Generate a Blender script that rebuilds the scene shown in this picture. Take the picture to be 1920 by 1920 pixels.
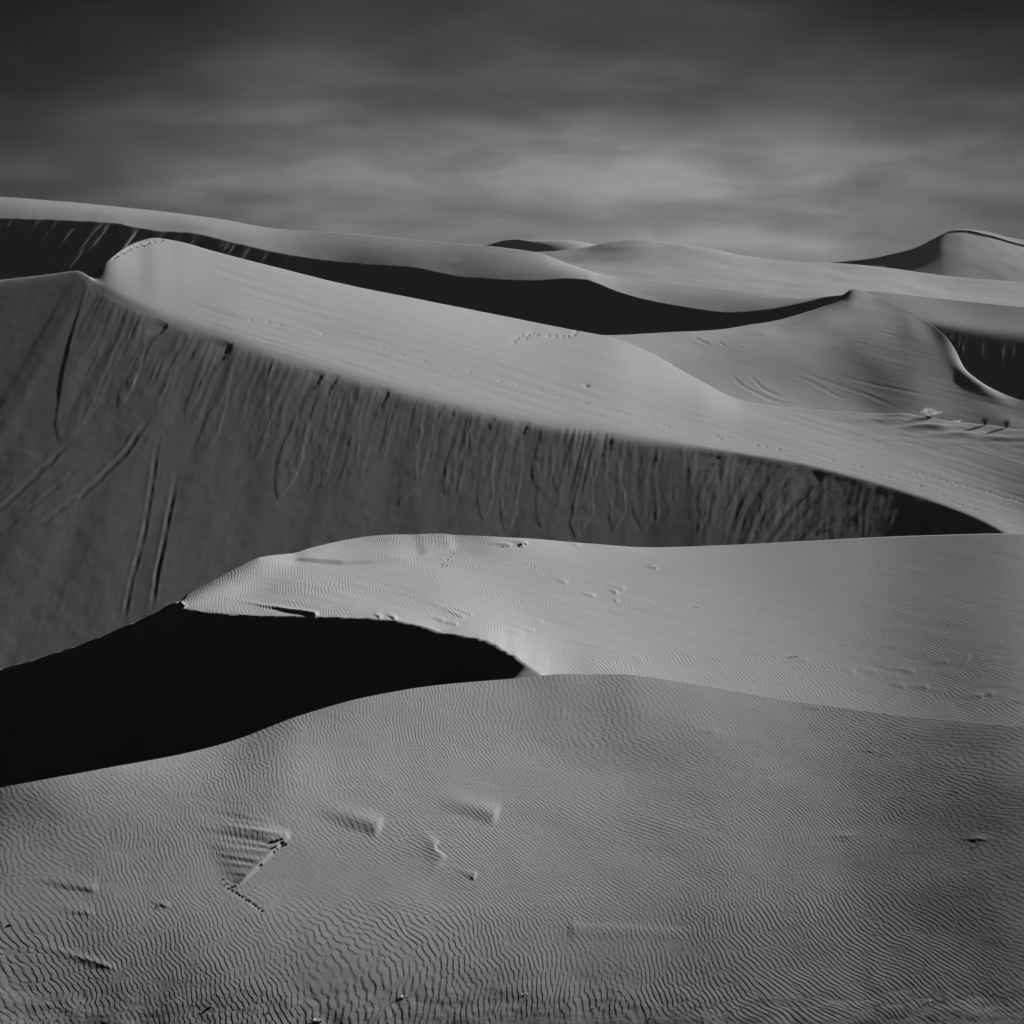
import bpy, math, random
import numpy as np
from mathutils import Vector, Matrix

# ------------------------------------------------------------------ camera, sky, sun, exposure
F = 3583.0                 # focal length in pixels of a 1920 px wide frame
HORIZON = 520.0            # picture row of eye level
CAM_Z = 20.0
PITCH = math.atan((960.0 - HORIZON) / F)
SUN_AZ, SUN_EL = math.radians(60.0), math.radians(26.0)

for o in list(bpy.data.objects):
    bpy.data.objects.remove(o)
scene = bpy.context.scene
COL = scene.collection

cam_data = bpy.data.cameras.new("camera")
cam_data.sensor_width = 36.0
cam_data.sensor_fit = 'HORIZONTAL'
cam_data.lens = F / 1920.0 * 36.0
cam_data.clip_start = 0.5
cam_data.clip_end = 20000.0
cam = bpy.data.objects.new("camera", cam_data)
cam.location = (0, 0, CAM_Z)
cam.rotation_euler = (math.radians(90) - PITCH, 0, 0)
COL.objects.link(cam)
scene.camera = cam

world = bpy.data.worlds.new("World")
scene.world = world
world.use_nodes = True
wn, wl = world.node_tree.nodes, world.node_tree.links
wn.clear()


def wnode(t, **kw):
    n = wn.new(t)
    for k, v in kw.items():
        setattr(n, k, v)
    return n


def wmath(op, a, b=None, clamp=False):
    n = wn.new('ShaderNodeMath')
    n.operation = op
    n.use_clamp = clamp
    for i, x in enumerate((a, b)):
        if x is None:
            continue
        if isinstance(x, (int, float)):
            n.inputs[i].default_value = x
        else:
            wl.new(x, n.inputs[i])
    return n.outputs[0]


SKY_STRENGTH = 0.05
sky = wnode('ShaderNodeTexSky', sky_type='NISHITA', sun_disc=False, sun_elevation=SUN_EL,
            sun_rotation=SUN_AZ, altitude=300.0, air_density=1.0, dust_density=1.2, ozone_density=1.0)
sep = wnode('ShaderNodeSeparateColor')           # monochrome film behind a red filter: only the red of the sky
wl.new(sky.outputs[0], sep.inputs[0])
geo = wnode('ShaderNodeNewGeometry')
sxyz = wnode('ShaderNodeSeparateXYZ')
neg = wnode('ShaderNodeVectorMath', operation='SCALE')
neg.inputs['Scale'].default_value = -1.0
wl.new(geo.outputs['Incoming'], neg.inputs[0])
wl.new(neg.outputs[0], sxyz.inputs[0])
up = wmath('ADD', wmath('MAXIMUM', sxyz.outputs[2], 0.0), 0.34)
comb = wnode('ShaderNodeCombineXYZ')             # direction -> point on a cloud deck
wl.new(wmath('MULTIPLY', wmath('DIVIDE', sxyz.outputs[0], up), 0.62), comb.inputs[0])
wl.new(wmath('MULTIPLY', wmath('DIVIDE', sxyz.outputs[1], up), 0.9), comb.inputs[1])


def cloud_noise(scale, offset, detail, distortion, lo, hi, out_lo, out_hi):
    off = wnode('ShaderNodeVectorMath', operation='ADD')
    off.inputs[1].default_value = offset
    wl.new(comb.outputs[0], off.inputs[0])
    n = wnode('ShaderNodeTexNoise')
    n.inputs['Scale'].default_value = scale
    n.inputs['Detail'].default_value = detail
    n.inputs['Roughness'].default_value = 0.5
    n.inputs['Distortion'].default_value = distortion
    wl.new(off.outputs[0], n.inputs['Vector'])
    r = wnode('ShaderNodeMapRange', interpolation_type='SMOOTHSTEP')
    wl.new(n.outputs[0], r.inputs[0])
    r.inputs[1].default_value, r.inputs[2].default_value = lo, hi
    r.inputs[3].default_value, r.inputs[4].default_value = out_lo, out_hi
    return r.outputs[0]


clouds = wmath('MULTIPLY', cloud_noise(3.2, (3.4, 7.7, 0.0), 6.0, 0.3, 0.30, 0.70, 0.72, 1.30),
               cloud_noise(9.0, (1.4, 2.2, 0.0), 9.0, 0.2, 0.28, 0.72, 0.74, 1.26))
# thin overcast: brighter toward the horizon, dark overhead
elev = wnode('ShaderNodeMapRange', interpolation_type='SMOOTHSTEP')
wl.new(sxyz.outputs[2], elev.inputs[0])
elev.inputs[1].default_value, elev.inputs[2].default_value = 0.03, 0.15
elev.inputs[3].default_value, elev.inputs[4].default_value = 1.0, 0.21
azim = wmath('ARCTAN2', sxyz.outputs[0], sxyz.outputs[1])
zen = wnode('ShaderNodeMapRange')
wl.new(sxyz.outputs[2], zen.inputs[0])
zen.inputs[1].default_value, zen.inputs[2].default_value = 0.12, 0.6
zen.inputs[3].default_value, zen.inputs[4].default_value = 1.0, 0.9
side_vignette = wmath('ADD', 0.60, wmath('MULTIPLY', wmath('COSINE', wmath('MULTIPLY', azim, 9.0)), 0.40))  # lens vignette put into the sky brightness, dimming both sides of the view
RED_FILTER = 0.222                                # the filter and the film hold back most of the sky
sky_val = wmath('MULTIPLY', wmath('MULTIPLY', wmath('MULTIPLY', sep.outputs[0], RED_FILTER), clouds), wmath('MULTIPLY', wmath('MULTIPLY', elev.outputs[0], zen.outputs[0]), side_vignette))
bg = wnode('ShaderNodeBackground')
bg.inputs['Strength'].default_value = SKY_STRENGTH
wl.new(sky_val, bg.inputs['Color'])
wout = wnode('ShaderNodeOutputWorld')
wl.new(bg.outputs[0], wout.inputs['Surface'])

sun_dir = Vector((math.cos(SUN_EL) * math.sin(SUN_AZ), math.cos(SUN_EL) * math.cos(SUN_AZ), math.sin(SUN_EL)))
sun_data = bpy.data.lights.new("sun", 'SUN')
sun_data.energy = 5.0
sun_data.angle = math.radians(0.53)
sun_data.color = (1.0, 1.0, 1.0)                 # the photograph is monochrome
sun = bpy.data.objects.new("sun", sun_data)
sun.rotation_euler = sun_dir.to_track_quat('Z', 'Y').to_euler()
sun.location = (60, 60, 80)
COL.objects.link(sun)

scene.view_settings.view_transform = 'Standard'
scene.view_settings.look = 'None'
scene.view_settings.gamma = 1.0
scene.view_settings.use_curve_mapping = False
scene.view_settings.exposure = 1.74
scene.cycles.max_bounces = 4
scene.cycles.diffuse_bounces = 0        # the print is hard: shade is lit by the sky alone

# ------------------------------------------------------------------ helpers
CT, ST = math.cos(PITCH), math.sin(PITCH)


def unproject(u, v, D):
    a = (np.asarray(u, float) - 960.0) / F
    b = (960.0 - np.asarray(v, float)) / F
    dy = CT + b * ST
    dz = -ST + b * CT
    k = np.asarray(D, float) / dy
    return np.stack([a * k, np.asarray(D, float) + 0 * a, CAM_Z + dz * k], -1)


def project(P):
    x, y, z = P[..., 0], P[..., 1], P[..., 2] - CAM_Z
    fw = y * CT - z * ST
    upc = y * ST + z * CT
    return 960.0 + F * x / fw, 960.0 - F * upc / fw


def pchip(x, y, xi):
    x, y = np.asarray(x, float), np.asarray(y, float)
    h = np.diff(x)
    d = np.diff(y) / h
    m = np.zeros_like(y)
    m[0], m[-1] = d[0], d[-1]
    for i in range(1, len(x) - 1):
        if d[i - 1] * d[i] > 0:
            w1, w2 = 2 * h[i] + h[i - 1], h[i] + 2 * h[i - 1]
            m[i] = (w1 + w2) / (w1 / d[i - 1] + w2 / d[i])
    xi = np.asarray(xi, float)
    k = np.clip(np.searchsorted(x, xi) - 1, 0, len(h) - 1)
    t = (xi - x[k]) / h[k]
    t2, t3 = t * t, t * t * t
    return ((2 * t3 - 3 * t2 + 1) * y[k] + (t3 - 2 * t2 + t) * h[k] * m[k]
            + (-2 * t3 + 3 * t2) * y[k + 1] + (t3 - t2) * h[k] * m[k + 1])


def smooth1(a, sig):
    r = int(3 * sig) + 1
    w = np.exp(-0.5 * (np.arange(-r, r + 1) / sig) ** 2)
    w /= w.sum()
    p = np.pad(a, (r, r), mode='edge')
    return np.convolve(p, w, mode='valid')


def curve(U, pts, soft=3.0):
    """a 3-D curve from (u, v, distance) points, sampled at the picture columns U"""
    u, v, d = zip(*pts)
    vv = smooth1(pchip(u, v, U), soft)
    dd = smooth1(pchip(u, d, U), soft * 4)
    return unproject(U, vv, dd)


def crest_curve(U, pts, u0, D0, dx, m, soft=2.0):
    """brink of a lee side lying at slope m with dip direction (dx, -sqrt(1-dx^2)): the picture fixes the rays, the slope
    fixes how the distance changes from one ray to the next"""
    u, v = zip(*[p[:2] for p in pts])
    vv = smooth1(pchip(u, v, U), soft)
    P = unproject(U, vv, np.ones_like(U))
    a, b = P[:, 0], P[:, 2] - CAM_Z
    dy = -np.sqrt(1 - dx * dx)
    lg = np.cumsum(-(np.gradient(b) + m * dx * np.gradient(a)) / (b + m * (dx * a + dy)))
    lg -= np.interp(u0, U, lg)
    return unproject(U, vv, D0 * np.exp(lg))


def cubic(x, y, xi):
    """natural cubic spline"""
    x, y, xi = np.asarray(x, float), np.asarray(y, float), np.asarray(xi, float)
    n, h = len(x), np.diff(x)
    A, r = np.eye(n), np.zeros(n)
    for i in range(1, n - 1):
        A[i, i - 1:i + 2] = (h[i - 1] / 6, (h[i - 1] + h[i]) / 3, h[i] / 6)
        r[i] = (y[i + 1] - y[i]) / h[i] - (y[i] - y[i - 1]) / h[i - 1]
    M = np.linalg.solve(A, r)
    k = np.clip(np.searchsorted(x, xi) - 1, 0, n - 2)
    a, b = x[k + 1] - xi, xi - x[k]
    return (M[k] * a ** 3 + M[k + 1] * b ** 3) / (6 * h[k]) + (y[k] / h[k] - M[k] * h[k] / 6) * a + (y[k + 1] / h[k] - M[k + 1] * h[k] / 6) * b


def smooth_net(U, vpts, uk, D, soft=2.0):
    return unproject(U, smooth1(pchip(*zip(*vpts), U), soft), cubic(uk, D, U))


def net(U, vpts, uk, D, soft=2.0):
    """a curve whose picture rows and distances are given at different columns"""
    return unproject(U, smooth1(pchip(*zip(*vpts), U), soft), smooth1(pchip(uk, D, U), soft * 4))


def table(U, pts, soft=8.0):
    x, y = zip(*pts)
    return smooth1(pchip(x, y, U), soft)


def spline_matrix(n, m):
    """natural cubic spline through n knots 0..n-1, sampled at m points: matrix (m, n)"""
    if n == 2:
        t = np.linspace(0, 1, m)
        return np.stack([1 - t, t], 1)
    A = np.zeros((n, n))
    B = np.zeros((n, n))
    A[0, 0] = A[-1, -1] = 1
    for i in range(1, n - 1):
        A[i, i - 1:i + 2] = (1, 4, 1)
        B[i, i - 1:i + 2] = (6, -12, 6)
    M = np.linalg.solve(A, B)
    x = np.linspace(0, n - 1, m)
    k = np.clip(x.astype(int), 0, n - 2)
    t = x - k
    E = np.eye(n)
    return ((1 - t)[:, None] * E[k] + t[:, None] * E[k + 1]
            + (((1 - t) ** 3 - (1 - t)) / 6)[:, None] * M[k] + ((t ** 3 - t) / 6)[:, None] * M[k + 1])


def loft(rows, m):
    R = np.stack(rows, 0)
    S = spline_matrix(len(rows), m)
    return np.tensordot(S, R, axes=(1, 0))


def stack(*parts):
    out = [parts[0]]
    for p in parts[1:]:
        out.append(p[1:])
    return np.concatenate(out, 0)


def smooth_rows(G, sig):
    r = int(3 * sig) + 1
    w = np.exp(-0.5 * (np.arange(-r, r + 1) / sig) ** 2)
    w /= w.sum()
    P = np.pad(G, ((r, r), (0, 0), (0, 0)), mode='edge')
    out = np.zeros_like(G)
    for i, a in enumerate(w):
        out += a * P[i:i + G.shape[0]]
    return out


def columns(n_in, lo=-500.0, hi=2420.0, n_out=64):
    """picture columns: even inside the frame, widening gradually outside it"""
    h = 1968.0 / (n_in - 1)

    def outside(length):
        a, b = 1.0, 1.5
        for _ in range(60):                      # growth rate that makes n_out steps cover the length
            g_ = 0.5 * (a + b)
            if h * sum(g_ ** (k + 1) for k in range(n_out)) < length:
                a = g_
            else:
                b = g_
        c = np.cumsum([h * a ** (k + 1) for k in range(n_out)])
        return c * length / c[-1]
    return np.concatenate([(-24 - outside(-24 - lo))[::-1], np.linspace(-24, 1944, n_in), 1944 + outside(hi - 1944)])


_rng = np.random.default_rng(7)
_perm = _rng.permutation(4096)
_grad = _rng.uniform(0, 2 * np.pi, 4096)


def gnoise(x, y, seed=0):
    x, y = np.broadcast_arrays(np.asarray(x, float), np.asarray(y, float))
    xi, yi = np.floor(x).astype(np.int64), np.floor(y).astype(np.int64)
    xf, yf = x - xi, y - yi

    def g(ix, iy, fx, fy):
        h = _perm[(_perm[(ix + seed * 131) & 4095] + iy + seed * 57) & 4095]
        a = _grad[h]
        return np.cos(a) * fx + np.sin(a) * fy
    s = xf * xf * xf * (xf * (xf * 6 - 15) + 10)
    t = yf * yf * yf * (yf * (yf * 6 - 15) + 10)
    a = g(xi, yi, xf, yf)
    b = g(xi + 1, yi, xf - 1, yf)
    c = g(xi, yi + 1, xf, yf - 1)
    d = g(xi + 1, yi + 1, xf - 1, yf - 1)
    return 1.5 * ((a + s * (b - a)) + t * ((c + s * (d - c)) - (a + s * (b - a))))


def fbm(x, y, seed=0, octaves=4, rough=0.5):
    v, a = 0.0, 1.0
    for i in range(octaves):
        v = v + a * gnoise(x * 2 ** i + 17.3 * i, y * 2 ** i - 9.1 * i, seed + i)
        a *= rough
    return v


def sstep(a, b, x):
    t = np.clip((x - a) / (b - a), 0, 1)
    return t * t * (3 - 2 * t)


def normals(G):
    du = np.gradient(G, axis=1)
    dv = np.gradient(G, axis=0)
    n = np.cross(du, dv)
    n /= np.maximum(np.linalg.norm(n, axis=-1, keepdims=True), 1e-9)
    n[n[..., 2] < 0] *= -1
    return n


def grid_object(name, G, material, attrs=None):
    R, C = G.shape[:2]
    me = bpy.data.meshes.new(name)
    me.vertices.add(R * C)
    me.vertices.foreach_set("co", G.reshape(-1).astype(np.float32))
    idx = np.arange(R * C).reshape(R, C)
    q = np.stack([idx[:-1, :-1], idx[1:, :-1], idx[1:, 1:], idx[:-1, 1:]], -1).reshape(-1, 4)
    # orient upward
    a = G.reshape(-1, 3)
    m = q[len(q) // 2]
    nz = np.cross(a[m[1]] - a[m[0]], a[m[2]] - a[m[0]])[2]
    if nz < 0:
        q = q[:, ::-1]
    nf = len(q)
    me.loops.add(nf * 4)
    me.loops.foreach_set("vertex_index", np.ascontiguousarray(q).reshape(-1).astype(np.int32))
    me.polygons.add(nf)
    me.polygons.foreach_set("loop_start", (np.arange(nf) * 4).astype(np.int32))
    me.polygons.foreach_set("use_smooth", np.ones(nf, dtype=bool))
    me.update(calc_edges=True)
    for k, v in (attrs or {}).items():
        at = me.attributes.new(k, 'FLOAT_VECTOR', 'POINT')
        at.data.foreach_set("vector", v.reshape(-1).astype(np.float32))
    me.materials.append(material)
    o = bpy.data.objects.new(name, me)
    COL.objects.link(o)
    return o


def setting(o, label, category="dune"):
    o["kind"] = "structure"
    o["label"] = label
    o["category"] = category
    return o


def thing(o, label, category, group=None):
    o["label"] = label
    o["category"] = category
    if group:
        o["group"] = group
    return o


# ------------------------------------------------------------------ materials
def sand_material(name, albedo=0.21, ripple=None, noise_bump=0.3):
    """monochrome sand. ripple: None, 'attr' (phase stored on the mesh), or (wavelength, angle, height)"""
    m = bpy.data.materials.new(name)
    m.use_nodes = True
    nt = m.node_tree
    nt.nodes.clear()
    N, L = nt.nodes.new, nt.links.new

    def math_(op, a, b=None, c=None, clamp=False):
        n = N('ShaderNodeMath')
        n.operation = op
        n.use_clamp = clamp
        for i, x in enumerate((a, b, c)):
            if x is None:
                continue
            if isinstance(x, (int, float)):
                n.inputs[i].default_value = x
            else:
                L(x, n.inputs[i])
        return n.outputs[0]

    def noise(scale, detail=3.0, vec=None, rough=0.5):
        n = N('ShaderNodeTexNoise')
        n.inputs['Scale'].default_value = scale
        n.inputs['Detail'].default_value = detail
        n.inputs['Roughness'].default_value = rough
        L(vec if vec is not None else pos, n.inputs['Vector'])
        return n.outputs[0]

    g = N('ShaderNodeNewGeometry')
    pos = g.outputs['Position']
    bsdf = N('ShaderNodeBsdfDiffuse')
    bsdf.inputs['Roughness'].default_value = 0.6
    out = N('ShaderNodeOutputMaterial')
    L(bsdf.outputs[0], out.inputs['Surface'])
    # albedo: grains sorted by the wind into slightly lighter and darker drifts
    a1 = noise(0.09, 4.0)
    a2 = noise(2.3, 3.0)
    a3 = noise(38.0, 2.0)
    mix = math_('ADD', math_('MULTIPLY', math_('SUBTRACT', a1, 0.5), 0.10),
                math_('ADD', math_('MULTIPLY', math_('SUBTRACT', a2, 0.5), 0.05),
                      math_('MULTIPLY', math_('SUBTRACT', a3, 0.5), 0.10)))
    val = math_('MULTIPLY', math_('ADD', mix, 1.0), albedo)
    cc = N('ShaderNodeCombineColor')
    for i in range(3):
        L(val, cc.inputs[i])
    L(cc.outputs[0], bsdf.inputs['Color'])

    normal = None
    # fine grain relief
    b = N('ShaderNodeBump')
    b.inputs['Strength'].default_value = noise_bump
    b.inputs['Distance'].default_value = 0.03
    L(math_('ADD', noise(9.0, 4.0, rough=0.6), math_('MULTIPLY', noise(1.4, 2.0), 1.5)), b.inputs['Height'])
    normal = b.outputs[0]
    if ripple is not None:
        if ripple == 'attr':
            at = N('ShaderNodeAttribute')
            at.attribute_name = 'ripple'
            sp = N('ShaderNodeSeparateXYZ')
            L(at.outputs['Vector'], sp.inputs[0])
            ph = math_('DIVIDE', math_('ARCTAN2', sp.outputs[1], sp.outputs[0]), 2 * math.pi)   # -.5 .. .5
            amp = sp.outputs[2]
            height = 1.0
        else:
            lam, ang, height = ripple
            rot = N('ShaderNodeVectorRotate')
            rot.rotation_type = 'Z_AXIS'
            rot.inputs['Angle'].default_value = -ang
            L(pos, rot.inputs['Vector'])
            sp = N('ShaderNodeSeparateXYZ')
            L(rot.outputs[0], sp.inputs[0])
            st = N('ShaderNodeVectorMath')
            st.operation = 'MULTIPLY'
            st.inputs[1].default_value = (1.0, 0.4, 0.0)
            L(rot.outputs[0], st.inputs[0])
            w = math_('ADD', math_('MULTIPLY', math_('SUBTRACT', noise(0.16, 2.0, st.outputs[0]), 0.5), 2.6),
                      math_('MULTIPLY', math_('SUBTRACT', noise(1.1, 2.0, st.outputs[0]), 0.5), 0.42))
            ph = math_('SUBTRACT', math_('FRACT', math_('DIVIDE', math_('ADD', sp.outputs[0], w), lam)), 0.5)
            at = N('ShaderNodeAttribute')
            at.attribute_name = 'ripple'
            sq = N('ShaderNodeSeparateXYZ')
            L(at.outputs['Vector'], sq.inputs[0])
            amp = math_('MULTIPLY', math_('MULTIPLY', math_('SUBTRACT', noise(0.28, 3.0), 0.30), 3.2, clamp=True), sq.outputs[2])
        # gentle stoss (70 %) rising toward +phase, short lee falling away from the sun
        A = 0.70
        t = math_('ADD', ph, 0.5)
        rise = math_('DIVIDE', t, A)
        fall = math_('DIVIDE', math_('SUBTRACT', 1.0, t), 1.0 - A)
        saw = math_('SMOOTH_MIN', rise, fall, 0.35)
        b2 = N('ShaderNodeBump')
        b2.inputs['Strength'].default_value = 1.0
        b2.inputs['Distance'].default_value = 1.0
        L(math_('MULTIPLY', math_('MULTIPLY', saw, amp), height), b2.inputs['Height'])
        L(normal, b2.inputs['Normal'])
        normal = b2.outputs[0]
    L(normal, bsdf.inputs['Normal'])
    return m


M_FORE = sand_material("rippled_sand_near", ripple='attr', noise_bump=0.25)
M_MID = sand_material("rippled_sand_mid", ripple=(0.20, math.radians(190), 0.016), noise_bump=0.25)
M_PLAIN = sand_material("smooth_sand", noise_bump=0.07)

# ------------------------------------------------------------------ the ground under everything
gs = 1500.0
gg = np.array([[[x, y, -14.0] for x in np.linspace(-gs, gs, 9)] for y in np.linspace(1500, -300, 9)])
setting(grid_object("ground", gg, M_PLAIN), "flat grey desert floor far below and beyond the dunes", "ground")

# ------------------------------------------------------------------ far dunes
def slip_rows(brink, dx, slope, lengths):
    """rows going down the lee side of a brink. dx: sideways part of the dip direction per column"""
    d = np.stack([dx, -np.sqrt(1 - dx * dx), np.zeros_like(dx)], -1)
    out = []
    for L_ in lengths:
        out.append(brink + d * L_[:, None] + np.stack([0 * dx, 0 * dx, -slope * L_], -1))
    return out


def undulate(G, amp, scale, seed):
    G = G.copy()
    G[..., 2] += amp * fbm(G[..., 0] / scale, G[..., 1] / scale, seed, 3)
    return G


# tiny dune on the skyline
U = columns(500)
sk = curve(U, [(-500, 520, 560), (700, 500, 560), (880, 472, 560), (930, 461, 556), (950, 456, 555), (1000, 453, 552), (1060, 451, 550),
               (1110, 458, 552), (1180, 475, 560), (1400, 510, 560), (2420, 540, 560)], 1.2)
br = curve(U, [(-500, 530, 552), (700, 510, 552), (880, 475, 552), (925, 464, 551), (945, 457.5, 551), (968, 457, 549), (982, 462, 547), (996, 470, 543),
               (1060, 490, 530), (1180, 520, 520), (1400, 550, 520), (2420, 570, 520)], 1.2)
sl = slip_rows(br, np.full_like(U, -0.8), 0.66, [np.full_like(U, x) for x in (8.0, 24.0)])
bk = sk + np.array([0, 30, -10])
G = stack(loft([bk, sk, br], 30), loft([br] + sl, 20))
setting(grid_object("sand_dune", G, M_PLAIN), "tiny far dune on the skyline with a small black shaded lee")

# far peak on the right
U = columns(700)
peak = [(-500, 560), (1200, 530), (1400, 503), (1500, 493), (1570, 491), (1610, 487), (1650, 479), (1690, 470), (1720, 461), (1745, 450), (1768, 439), (1790, 430), (1815, 427), (1850, 432), (1920, 446), (2100, 480), (2420, 530)]
pd = [(-500, 462), (1200, 462), (1400, 460), (1500, 457), (1570, 452), (1650, 446), (1720, 442), (1768, 439), (1815, 443), (1850, 445), (1920, 449), (2100, 456), (2420, 462)]
ridge = net(U, peak, *zip(*pd), 1.5)
brk = net(U, [(u_, v_ + np.interp(u_, [1400, 1768, 1800, 1850, 1920, 2420], [0.6, 1.5, 4, 8, 10, 10])) for u_, v_ in peak], [q_[0] for q_ in pd], [q_[1] - np.interp(q_[0], [1768, 1815, 1850, 1920, 2420], [0.8, 2, 3.5, 5, 5]) for q_ in pd], 1.5)
hgt = table(U, [(-500, .5), (1480, .6), (1560, 1.4), (1620, 3.0), (1700, 5.0), (1768, 6.0), (1830, 5.0), (1900, 4.0), (2000, 3.0), (2420, 2)], 35)
d1 = slip_rows(brk, np.full_like(U, -0.62), table(U, [(-500, .3), (1540, .34), (1620, .58), (1768, .60), (1800, .52), (1850, .32), (1910, .25), (2420, .25)], 20), [hgt, ])
foot = curve(U, [(-500, 600, 430), (1200, 590, 400), (1400, 585, 392), (1600, 592, 388), (1900, 610, 388), (2420, 640, 380)])
midr = 0.55 * d1[0] + 0.45 * foot + np.array([0, 0, -0.6])
midr = np.stack([smooth1(midr[:, i], 30) for i in range(3)], 1)
bk = ridge + np.array([0, 30, -9])
G = stack(loft([bk, ridge], 8), loft([ridge, brk], 22), loft([brk, d1[0], midr, foot], 110), loft([foot, foot + np.array([0, -20, -12])], 8))
S = smooth_rows(G, 2.0)
G = 0.15 * G + 0.85 * S
G = undulate(G, 0.5, 22, 3)
setting(grid_object("sand_dune", G, M_PLAIN), "high far dune at the right edge with a sharp peaked crest shaded beneath")

# smooth far mound
U = columns(600)
ridge = curve(U, [(-500, 540, 406), (600, 500, 406), (850, 480, 404), (1000, 475, 399), (1060, 470, 397), (1090, 466, 396), (1140, 455, 394), (1190, 449.5, 393), (1250, 456, 393),
                  (1350, 471, 394), (1450, 488, 396), (1520, 493, 398), (1620, 500, 402), (1800, 520, 406), (2420, 560, 406)], 3)
m1 = curve(U, [(-500, 560, 391), (600, 520, 388), (850, 500, 384), (1000, 497, 376), (1090, 494, 373), (1190, 488, 372), (1300, 496, 370), (1450, 512, 372),
               (1620, 524, 376), (1800, 545, 381), (2420, 580, 381)], 3)
foot = curve(U, [(-500, 590, 370), (600, 560, 350), (1000, 560, 330), (1300, 580, 322), (1600, 595, 315), (1900, 610, 312), (2420, 640, 300)])
bk = ridge + np.array([0, 25, -7])
G = loft([bk, ridge, m1, foot, foot + np.array([0, -20, -12])], 120)
G = undulate(G, 0.35, 20, 11)
setting(grid_object("sand_dune", G, M_PLAIN), "smooth rounded far dune in the middle of the skyline")

# long far dune with the black lee side
U = columns(900)
dxE = table(U, [(-500, -.29), (200, -.29), (520, -.31), (700, -.58), (1000, -.62), (1300, -.64), (2420, -.66)])
mE = np.full_like(U, 0.67)
brinkE = crest_curve(U, [(-500, 398), (0, 409), (120, 413), (210, 418), (290, 432), (360, 437), (440, 455), (520, 473), (620, 489), (700, 497), (780, 502), (830, 512), (870, 520), (930, 524), (1000, 526), (1060, 522), (1100, 524), (1125, 533), (1160, 547), (1200, 559), (1270, 573), (1370, 586), (1440, 580), (1510, 566), (1555, 556), (1600, 552), (1700, 572), (1920, 600), (2420, 650)], 1000, 313.0, dxE, mE)
_u, _v = project(brinkE)
brinkE = unproject(U, _v, brinkE[:, 1] + sstep(1600, 1700, U) * (300 - brinkE[:, 1]))
rise = table(U, [(-500, 14), (0, 14.5), (300, 15.5), (700, 18), (1000, 20), (1200, 18), (1500, 13), (2420, 12)])
skE = net(U, [(-500, 352), (0, 369), (150, 381), (300, 396), (420, 412), (520, 429), (640, 437), (800, 452), (930, 463), (1010, 474), (1060, 492), (1120, 512), (1200, 524), (1300, 536),
              (1400, 547), (1500, 557), (1600, 570), (1750, 590), (2420, 650)], U, smooth1(brinkE[:, 1], 25) + rise, 4)
sl = slip_rows(brinkE, dxE, mE, [np.full_like(U, a) for a in (1.2, 14.0, 40.0)])
bk = skE + np.array([0, 30, -9])
midE = 0.5 * (brinkE + skE) + np.array([0, 0, 0.3])
top = stack(loft([bk, skE], 12), loft([skE, midE, brinkE], 49))
G = stack(top, loft([brinkE, sl[2]], 110))
nrm = normals(G)
cols = np.broadcast_to(U[None, :], G.shape[:2])
row = np.broadcast_to(np.arange(G.shape[0])[:, None], G.shape[:2])
onslip = sstep(58, 66, row)
sdn = np.maximum(row - 59, 0)
grooves = fbm(cols / 34.0 + sdn * 0.004, sdn / 70.0, 21, 4, 0.6)
chutes = np.maximum(gnoise(cols / 26.0, sdn / 120.0, 31), 0) * np.exp(-sdn / 30.0) * sstep(650, 250, cols)
G = G + nrm * (onslip * ((0.07 + 0.10 * sstep(650, 450, cols)) * grooves - 0.9 * chutes))[..., None]
G = G + nrm * ((1 - onslip) * 0.05 * fbm(G[..., 0] / 9, G[..., 1] / 9, 5, 3))[..., None]
setting(grid_object("sand_dune", G, M_PLAIN), "long far dune whose near side is a black shaded slip face")

# dune on the right below the far peak
U = columns(800)
UK = [-500, 500, 900, 1100, 1300, 1450, 1600, 1700, 1800, 1920, 2420]
ridge = net(U, [(-500, 720), (700, 640), (850, 612), (1000, 609), (1150, 627), (1300, 621), (1400, 609), (1500, 590), (1550, 571), (1580, 553), (1600, 541), (1640, 553), (1700, 580), (1740, 604), (1775, 632), (1792, 656),
                (1808, 690), (1835, 712), (1870, 732), (1920, 752), (2100, 800), (2420, 840)], UK, [212, 223, 234.2, 240.6, 247.1, 256.8, 264.5, 253.1, 240.6, 229.3, 214.6])
r1 = net(U, [(-500, 735), (700, 655), (900, 625), (1150, 640), (1300, 636), (1450, 622), (1600, 590), (1700, 612), (1800, 690), (1920, 766), (2420, 850)], UK, [203, 213, 223.6, 230.8, 239.6, 244.9, 252.2, 247.2, 237.0, 227.6, 213.4])
r2 = net(U, [(-500, 760), (700, 680), (900, 650), (1150, 668), (1300, 668), (1450, 660), (1600, 645), (1700, 660), (1800, 718), (1920, 785), (2420, 860)], UK, [196, 206, 216.1, 223.4, 232.5, 237.5, 242.4, 240.8, 234.2, 225.3, 212.3])
r3 = net(U, [(-500, 780), (700, 700), (900, 670), (1150, 700), (1300, 712), (1450, 718), (1600, 722), (1700, 732), (1800, 764), (1920, 808), (2420, 870)], UK, [190, 200, 210.7, 219.0, 227.0, 231.8, 234.4, 232.7, 229.2, 222.2, 210.5])
foot = net(U, [(-500, 800), (700, 715), (900, 690), (1000, 690), (1100, 715), (1200, 738), (1400, 766), (1550, 786), (1700, 802), (1920, 832), (2420, 880)], UK, [186, 196, 206.3, 214.6, 222.2, 224.9, 226.4, 224.9, 223.3, 220.0, 210.4])
ridge[:, 2] -= table(U, [(-500, 6), (900, 3), (1050, .3), (1150, 0), (2420, 0)])
for r_ in (r1, r2, r3, foot):
    r_[:, 2] -= table(U, [(-500, 6), (900, 3), (1050, .8), (1150, 0), (2420, 0)])
bk = ridge + np.array([0, 14, -7])
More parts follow.
